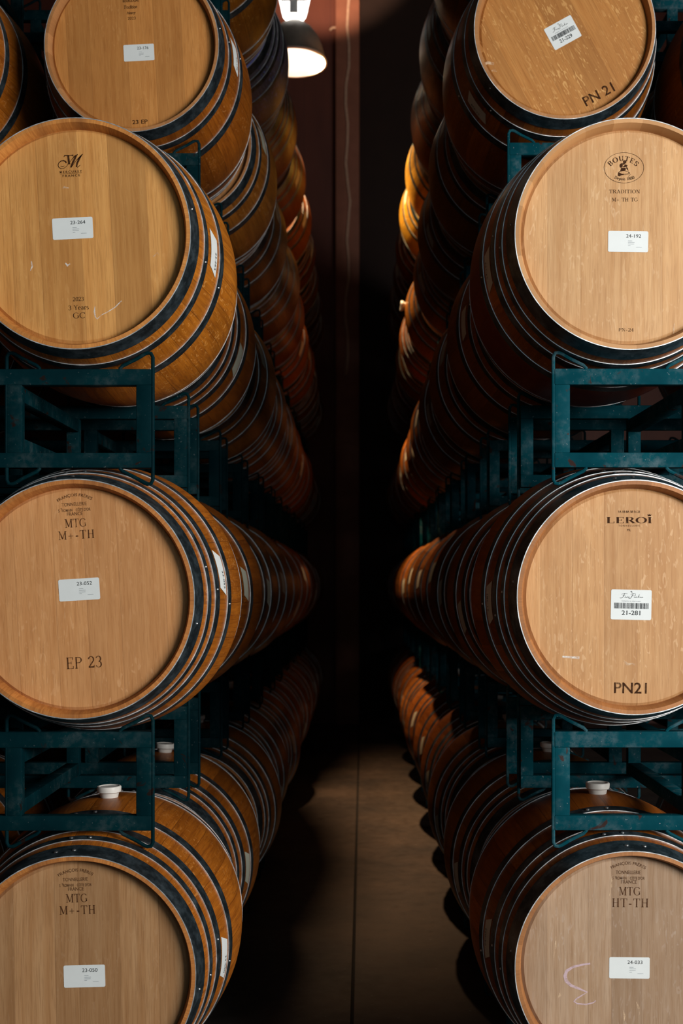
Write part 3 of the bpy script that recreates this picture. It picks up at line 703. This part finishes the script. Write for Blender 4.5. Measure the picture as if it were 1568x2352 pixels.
def ff_brand(h, dx, dy, rot, last, mt, worn):
    h.arcs(sans('FRANÇOIS FRÈRES', bold=.006), 171+dx, 1136.5+dy, 84, 10.5, 74, rot, worn)
    h.text(sans('TONNELLERIE'), 142+dx, 199+dx, 1158+dy, 8, rot, worn)
    h.text(sans('S   ROMAIN    CÔTE D\'OR', bold=.004), 134+dx, 208+dx, 1170.5+dy, 8.4, rot, worn)
    h.text(sans('T'), 139.5+dx, 143+dx, 1169.5+dy, 4.5, rot, worn)
    h.text(sans('FRANCE'), 154+dx, 190+dx, 1180+dy, 8, rot, worn)
    h.text(serif('MTG', .14), 149+dx, 198+dx, 1201+dy, 20, rot, worn)
    h.text(serif(last, .14, gap=.12), 134+dx, 216+dx, 1228+dy, 20, rot, worn)
h = Head(('left', 3)); ff_brand(h, 0, 0, 3.5, 'M+-TH', 0, True)
h.done(); h.text(serif('EP 23', .13), 153, 234, 1521.5, 27, 3.5, True); h.sticker(182, 1354, 94, 50, 3.5, '23-052'); h.done()
h = Head(('left', 4)); ff_brand(h, 2.5, 861.5, 1.8, 'M+-TH', 0, True)
h.sticker(194, 2242, 95, 51, 1.6, '23-050'); h.done()
h = Head(('right', 4)); ff_brand(h, 1272, 845.5, -.5, 'HT-TH', 0, True)
h.sticker(1445, 2223, 93, 49, -.6, '24-033'); h.done()
h.mark([(1355, 2213), (1335, 2216), (1315, 2221), (1301, 2230), (1297, 2241), (1300, 2253), (1310, 2263), (1330, 2271), (1348, 2279), (1336, 2286), (1323, 2294), (1318, 2300), (1325, 2305), (1345, 2307), (1362, 2303), (1368, 2298)],
       [4, 4.5, 5.5, 7, 8, 8, 6.5, 5, 3.5, 2.5, 3, 3.5, 3, 3, 2.6, 2], 'pink')
for a, b_, w_ in (((1276, 2150), (1270, 2200), 5), ((1285, 2280), (1281, 2292), 6), ((1430, 2320), (1433, 2345), 5), ((1405, 2010), (1398, 2060), 4), ((1460, 2300), (1468, 2330), 5)):
    h.mark([a, ((a[0]+b_[0])/2+2, (a[1]+b_[1])/2), b_], [1, w_, 1], 'smear')

h = Head(('right', 2))
o_ = h.p(1432.5, 385.5); h.stamp.ring(o_[0], o_[1], h.m(45.5), h.m(35), h.m(.9))
h.arcs(serif('BOUTES', .19, .07, gap=.26), 1431.5, 364, 74, 11.5, 44, -1); h.arcs(serif('Depuis 1880', .17, .08), 1434, 412, 46, 9, -62, 0)
B_ = lambda pts: [h.p(1370+x/12.06, 340+y/12.06) for x, y in pts]
for pts in ([(735, 345), (790, 338), (825, 350), (812, 370), (818, 400), (800, 432), (770, 440), (735, 415), (728, 375)],
            [(660, 435), (730, 412), (780, 445), (730, 470), (700, 520), (690, 545), (650, 545), (632, 500), (640, 455)],
            [(780, 450), (835, 475), (855, 480), (835, 520), (790, 530), (720, 535), (690, 520), (760, 500)],
            [(680, 548), (805, 545), (800, 625), (745, 632), (650, 640), (665, 600)],
            [(825, 520), (862, 560), (878, 640), (850, 600), (815, 570)],
            [(640, 638), (610, 660), (590, 700), (585, 770), (640, 790), (665, 760), (740, 752), (760, 735), (680, 720), (630, 690), (625, 665), (660, 640)],
            [(850, 640), (905, 672), (915, 705), (890, 700), (875, 670)]): h.stamp.poly(B_(pts))
h.line([(1370+x/12.06, 340+y/12.06) for x, y in ((625, 690), (680, 715), (760, 722), (850, 712), (915, 700))], .9)
h.line([(1370+x/12.06, 340+y/12.06) for x, y in ((760, 745), (860, 738), (920, 715), (932, 740), (870, 792))], .7)
h.line([(1370+x/12.06, 340+y/12.06) for x, y in ((650, 648), (760, 635), (850, 648))], .8)
h.text(serif('TRADITION', .12), 1399, 1469, 440, 9, 0); h.text(serif('M+ TH TG', .13), 1405, 1464, 458.5, 9, 0)
h.done(); h.text(serif('PN-24', .13), 1420.5, 1454.5, 757.5, 8, -1)
h.sticker(1442, 555, 92, 48, -.8, '24-192'); h.done()
h.mark([(1548, 742), (1547, 756), (1546, 766)], [1, 4, 2], 'smear')

h = Head(('right', 3))
h.text(sans('1A 18 8A 58 56 21', bold=.01), 1420, 1469, 1175.2, 5.4, 0)
h.text(serif('LEROI', .21, .05, gap=.10, foot=.17), 1393, 1496, 1195, 14.5, 0)
cw = [(1486, 1181), (1488, 1185.5), (1494, 1185.5), (1496, 1181), (1493, 1183), (1491.8, 1180), (1491, 1183), (1490, 1180), (1489, 1183)]
h.stamp.poly([h.p(*q) for q in cw])
h.text(sans('T O N N E L L E R I E'), 1420, 1469, 1207.5, 4.2, 0, True); h.text(sans('ML'), 1440, 1448.5, 1217.3, 5, 0)
h.done(); h.text(sans('PN21', bold=.012), 1410, 1485, 1580, 25, -1)
h.sticker(1449, 1389, 93, 69, -1.2, '21-281', True); h.done()
h.mark([(1291, 1508), (1300, 1509), (1316, 1510), (1330, 1511)], [4, 5, 5, 6], 'chalk'); h.mark([(1296, 1495), (1294, 1506)], [4, 3], 'smear')
h.mark([(1432, 1518), (1440, 1526), (1452, 1524), (1460, 1528)], [3, 7, 3, 6], 'smear')

h = Head(('right', 1))
h.text(sans('PN 21', bold=.012), 1336, 1412, 216.5, 23, 28.5); h.sticker(1292, 75, 70, 55, 28.8, '21-229', True); h.done()
h.mark([(1112, 147), (1120, 144), (1134, 147)], [6, 7, 6], 'smear'); h.mark([(1128, 163), (1134, 161), (1140, 164)], [2, 6, 3], 'smear')

# ------------------------------------------------------------------ steel barrel racks
RW, RD, TS = 0.577, 0.716, 0.040                      # half width, depth, tube size
ZB0, ZB1, ZT0, ZT1 = .052, .091, .267, .309
def rod_pts(ax, s, y):
    """one bent rod: ax = barrel axis in the rack, s = side of that axis"""
    P = lambda dx, z: (ax+s*dx, y, z)
    up = [(.105, ZT1-.01), (.105, ZT1+.002), (.112, ZT1+.009), (.130, ZT1+.018), (.150, ZT1+.028), (.168, ZT1+.039), (.176, ZT1+.042), (.185, ZT1+.041), (.190, ZT1+.031)]
    dn = [(.190, .021), (.185, .011), (.176, .010), (.168, .013), (.150, .024), (.130, .034), (.112, .043), (.105, .050), (.105, ZB0+.008)]
    return [P(*q) for q in up+dn]
rack_parts = []
for y0, y1, fy in ((0, .035, -.004), (RD-.035, RD, RD+.004)):
    rack_parts.append(('top_rail', MB().box((-RW, y0, ZT0), (RW, y1, ZT1), .003)))
    rack_parts.append(('bottom_rail', MB().box((-RW, y0, ZB0), (RW, y1, ZB1), .003)))
    for xa, xb in ((-RW, -RW+TS), (-.240, -.200), (.200, .240), (RW-TS, RW)):
        rack_parts.append(('post', MB().box((xa, y0+.001, ZB1-.001), (xb, y1-.001, ZT0+.001), .003)))
    for ax in (-.39, .39):
        for s in (-1, 1):
            rack_parts.append(('cradle_rod', MB().tube(rod_pts(ax, s, (y0+y1)/2 if False else (y0+.006 if y0 == 0 else y1-.006)), .0050)))
for xa, xb in ((-.240, -.200), (.200, .240)):
    rack_parts.append(('cross_tube', MB().box((xa, .034, ZT0-.042), (xb, RD-.034, ZT0-.002), .003)))
    rack_parts.append(('cross_tube', MB().box((xa, .034, ZB1+.002), (xb, RD-.034, ZB1+.040), .003)))
allmb = MB()
for nm, mb in rack_parts:
    k = len(allmb.v); allmb.v += mb.v; allmb.f += [tuple(k+i for i in f) for f in mb.f]
ME_RACK = allmb.me('barrel_rack'); ME_RACK.materials.append(M['rack'])
part_me = []
for nm, mb in rack_parts:
    me = mb.me(nm); me.materials.append(M['rack']); part_me.append((nm, me))
UNDER = {0: 'under the topmost barrels', 1: 'under the fourth row of barrels', 2: 'under the third row of barrels', 3: 'under the second row of barrels', 4: 'under the bottom row of barrels'}
RCOL = {'left': (.15, .17, .18, 1), 'right': (.55, .58, .64, 1)}      # light difference between the stacks put into the rack colours
for side in ('left', 'right'):
    cx = -1.109 if side == 'left' else 1.092; sg = SIDE[side][1]
    for row in range(5):
        k0 = 1 if row < 2 else 0
        for k in range(k0, 11):
            loc = (cx+(rng.uniform(-.006, .006) if k > k0 else 0), 3.29+PITCH*k, CAMZ+RACKTOP[(side, row)]-ZT1)
            if k <= 3 and row < 4:
                r = empty('barrel_rack', loc)
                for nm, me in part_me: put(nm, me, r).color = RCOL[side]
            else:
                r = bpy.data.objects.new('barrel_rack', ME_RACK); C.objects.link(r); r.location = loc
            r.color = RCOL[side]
            tag(r, f'dark teal steel rack {UNDER[row]}, {ORD[k-k0]} from the front, {side} stack', 'barrel rack', 'steel racks of the '+side+' stack')

# ------------------------------------------------------------------ the hanging bell lamp
lx, ly, lz = LAMP
lamp = empty('pendant_lamp', (lx, ly, lz)); lamp.rotation_euler = (math.radians(-3), 0, 0); lamp.scale = (.943, .943, .943)
tag(lamp, 'grey bell-shaped pendant lamp glowing white above the left barrel row', 'lamp')
sh = lathe('lamp_shade', [(.235, 0), (.228, .012), (.222, .05), (.205, .12), (.175, .19), (.130, .25), (.085, .285), (.045, .300), (.043, .297), (.083, .281), (.127, .246), (.171, .187), (.200, .118), (.217, .048), (.226, .006)], 64, [0]*7+[1]*7+[0], True, 'Z')
put_ = link('lamp_shade', sh, lamp, [M['bell'], M['white']])
rim_ = link('rim', lathe('rim', [(.226, -.004), (.238, -.004), (.240, .006), (.236, .014), (.226, .006)], 64, closed=True, axis='Z'), lamp, [M['white']])
link('bulb', lathe('bulb', [(.0001, .165), (.030, .172), (.042, .195), (.040, .225), (.024, .26), (.020, .292)], 24, axis='Z'), lamp, [M['bulb']])
link('neck', lathe('neck', [(.043, .29), (.043, .34), (.032, .345), (.032, .47), (.0001, .47)], 24, axis='Z'), lamp, [M['housing']])
fr_ = []
for z, r in ((.335, .078), (.345, .085), (.50, .125), (.51, .118)): fr_.append((r, z))
fin = MB()
for i in range(-2, 3): fin.box((i*.014-.004, -.05, .296), (i*.014+.004, -.038, .34))
link('glowing_slots', fin.me('glowing_slots'), lamp, [M['glow']])
link('glass_collar', lathe('glass_collar', [(.080, .335), (.086, .345), (.120, .50), (.112, .50), (.078, .345)], 8, closed=True, axis='Z'), lamp, [M['glow']])
gh = MB().box((-.030, -.128, .315), (.030, -.118, .41), .003); gh.box((-.088, -.132, .400), (.088, -.118, .45), .004); gh.box((-.098, -.132, .44), (.098, .130, .62), .01)
link('gear_housing', gh.me('gear_housing'), lamp, [M['housing']])
link('hanging_rod', MB().tube([(0, 0, .60), (0, 0, ZC-lz-.02)], .012).me('hanging_rod'), lamp, [M['housing']])
for nm_, pw_, an_, bl_, co_, aim_ in (('bell_lamp_beam', 1080, 79, 1.0, (1.0, 0.60, 0.32), (lx+.05, ly-.1, 0)),
                                     ('bell_lamp_fill', 560, 72, .8, (1.0, 0.76, 0.36), (.42, ly+.12, 4.3))):   # second spot is added, aimed to brighten the right row's barrels
    dl = bpy.data.lights.new(nm_, 'SPOT'); dl.energy = pw_; dl.color = co_
    dl.spot_size = math.radians(an_); dl.spot_blend = bl_; dl.shadow_soft_size = .06
    do = bpy.data.objects.new(nm_, dl); C.objects.link(do); do.location = (lx, ly, lz+.14)
    do.rotation_euler = (Vector(aim_)-Vector(do.location)).to_track_quat('-Z', 'Y').to_euler()
sp = bpy.data.lights.new('bell_lamp_uplight', 'SPOT'); sp.energy = 3200; sp.color = (1.0, .72, .5); sp.spot_size = math.radians(25); sp.spot_blend = .4; sp.shadow_soft_size = .05
so = bpy.data.objects.new('bell_lamp_uplight', sp); C.objects.link(so); so.location = (lx, ly+.16, lz+.42)
so.rotation_euler = (Vector((-.40, Y1, 9.4))-Vector(so.location)).to_track_quat('-Z', 'Y').to_euler()

# cable on the post
pts = [(-.10+.018*math.sin(i*1.7)+.012*math.sin(i*.6), Y1-.175, 8.6-i*.22) for i in range(22)]
cb = link('wall_cable', MB().tube(pts, .014).me('wall_cable'), None, [M['conduit']])
tag(cb, 'pale wavy cable running down the reddish post behind the lamp', 'cable')
hk = link('wall_hook', MB().tube([(-.235, Y1-.08, 7.98), (-.275, Y1-.10, 7.97), (-.30, Y1-.11, 7.94)], .012).me('wall_hook'), None, [M['conduit']])
tag(hk, 'small pale hook on the left side of the reddish post', 'hook')
